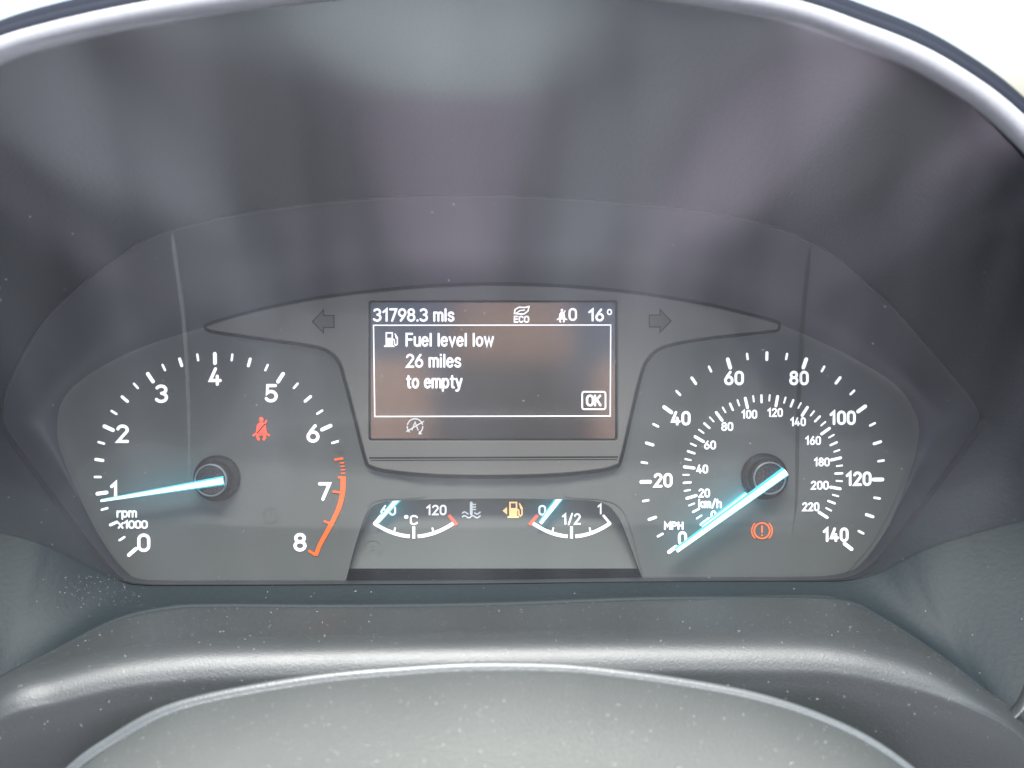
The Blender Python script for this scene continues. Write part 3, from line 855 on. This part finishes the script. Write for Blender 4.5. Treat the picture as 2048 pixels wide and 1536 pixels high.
M_REFL5 = plastic('reflector_pale_violet', (0.66, 0.58, 0.68), 0.8, 400, 0.2)
M_REFL6 = plastic('reflector_pale_blue', (0.52, 0.60, 0.64), 0.8, 400, 0.2)
M_REFL7 = plastic('reflector_mid_violet', (0.22, 0.19, 0.25), 0.8, 400, 0.2)
seat = empty('reflector_seat', (0, -1.2, 0.40))
tag(seat, 'added seat-shaped reflector with pale striped backrest and tan side bolsters behind the viewer', 'car seat')
x_, i_ = -0.86, 0
rs = random.Random(3)
while x_ < 0.86:
    hw = rs.uniform(0.018, 0.045)
    m_ = (M_REFL2, M_REFL4, M_REFL5, M_REFL2, M_REFL4, M_REFL6, M_REFL4)[i_ % 7]
    cushion('reflector_seat_panel', x_ + hw, -1.02, 0.50, hw, 0.22, 0.09, (M_REFL7, M_REFL3, M_REFL7, M_REFL4, M_REFL3, M_REFL7, M_REFL4)[i_ % 7], seat); i_ += 1
    cushion('reflector_back_panel', x_ + hw, -1.30, 0.72, hw, 0.22, 0.05, m_, seat, rot=math.radians(-52))
    x_ += 2 * hw + 0.004
cushion('backrest', 0, -1.40, 1.18, 0.14, 0.24, 0.07, M_REFL3, seat, 0, rot=math.radians(-78))  # dark middle of the added reflector
for sx in (-1, 1): cushion('reflector_bolster', sx * 0.24, -1.41, 1.18, 0.09, 0.24, 0.09, M_REFL, seat, rot=math.radians(-78))
cushion('reflector_headrest', 0, -1.50, 1.50, 0.13, 0.09, 0.05, M_REFL, seat, rot=math.radians(-80))

# ================================================================== dust
def surf_dust(objs, count, seed, smin, smax):
    rnd = random.Random(seed)
    V, F = [], []
    tris = []
    for o, wgt, zone in objs:
        me = o.data; c = WORG[o]
        for p in me.polygons:
            ctr = c + p.center
            loc = ROT.transposed() @ (ctr - ORIG)
            k = D / (D + loc.y)
            px, py = loc.x / S * k + 1024, 768 - loc.z / S * k
            if not (-60 < px < 2110 and zone[0] < py < zone[1]): continue
            if len(zone) > 2 and not zone[2] < px < zone[3]: continue
            tris.append((p.area * wgt, [c + me.vertices[i].co for i in p.vertices], p.normal.copy()))
    cum = []; s = 0
    for a, _, _ in tris: s += a; cum.append(s)
    import bisect
    cam_p = W(Vector((0, -D, 0)))
    for _ in range(count):
        a, vs, nn = tris[bisect.bisect(cum, rnd.random() * s) % len(tris)]
        u, v = rnd.random(), rnd.random()
        p = vs[0].lerp(vs[1], u).lerp(vs[-1].lerp(vs[-2], u), v) if len(vs) == 4 else (vs[0] + vs[1] + vs[2]) / 3
        if nn.dot(cam_p - p) < 0: nn = -nn
        t = nn.orthogonal().normalized(); b = nn.cross(t)
        r = smin + (smax - smin) * rnd.random() ** 4
        a0 = rnd.random() * 6.28
        el = 1.0 if rnd.random() < .8 else rnd.uniform(1.5, 4)
        kk = rnd.randint(4, 6)
        o0 = len(V)
        t2 = t * math.cos(a0) + b * math.sin(a0); b2 = nn.cross(t2)
        for i in range(kk):
            an = 6.283 * i / kk; q = r * rnd.uniform(.6, 1.1)
            V.append(p + nn * (0.00008 + 0.00012 * rnd.random()) + t2 * math.cos(an) * q * el + b2 * math.sin(an) * q / math.sqrt(el))
        F.append(tuple(range(o0, o0 + kk)))
    return V, F
V1, F1 = surf_dust([(ledge, 1.0, (1190, 1480)), (top_panel, 1.6, (1310, 1600)), (hood.children[0], .2, (900, 1400))], 3900, 5, 0.00003, 0.000155)
V3, F3 = surf_dust([(hood.children[0], 1.0, (1150, 1215, 110, 290))], 260, 12, 0.00003, 0.00013)
V2, F2 = surf_dust([(lens, 1.0, (400, 1165))], 420, 9, 0.00004, 0.00020)
o = len(V1)
o3 = o + len(V2)
dust = make('dust_specks', V1 + V2 + V3, F1 + [tuple(o + i for i in f) for f in F2] + [tuple(o3 + i for i in f) for f in F3], M_DUST)
tag(dust, 'pale dust specks scattered over the plastic surfaces', 'dust', kind='stuff')
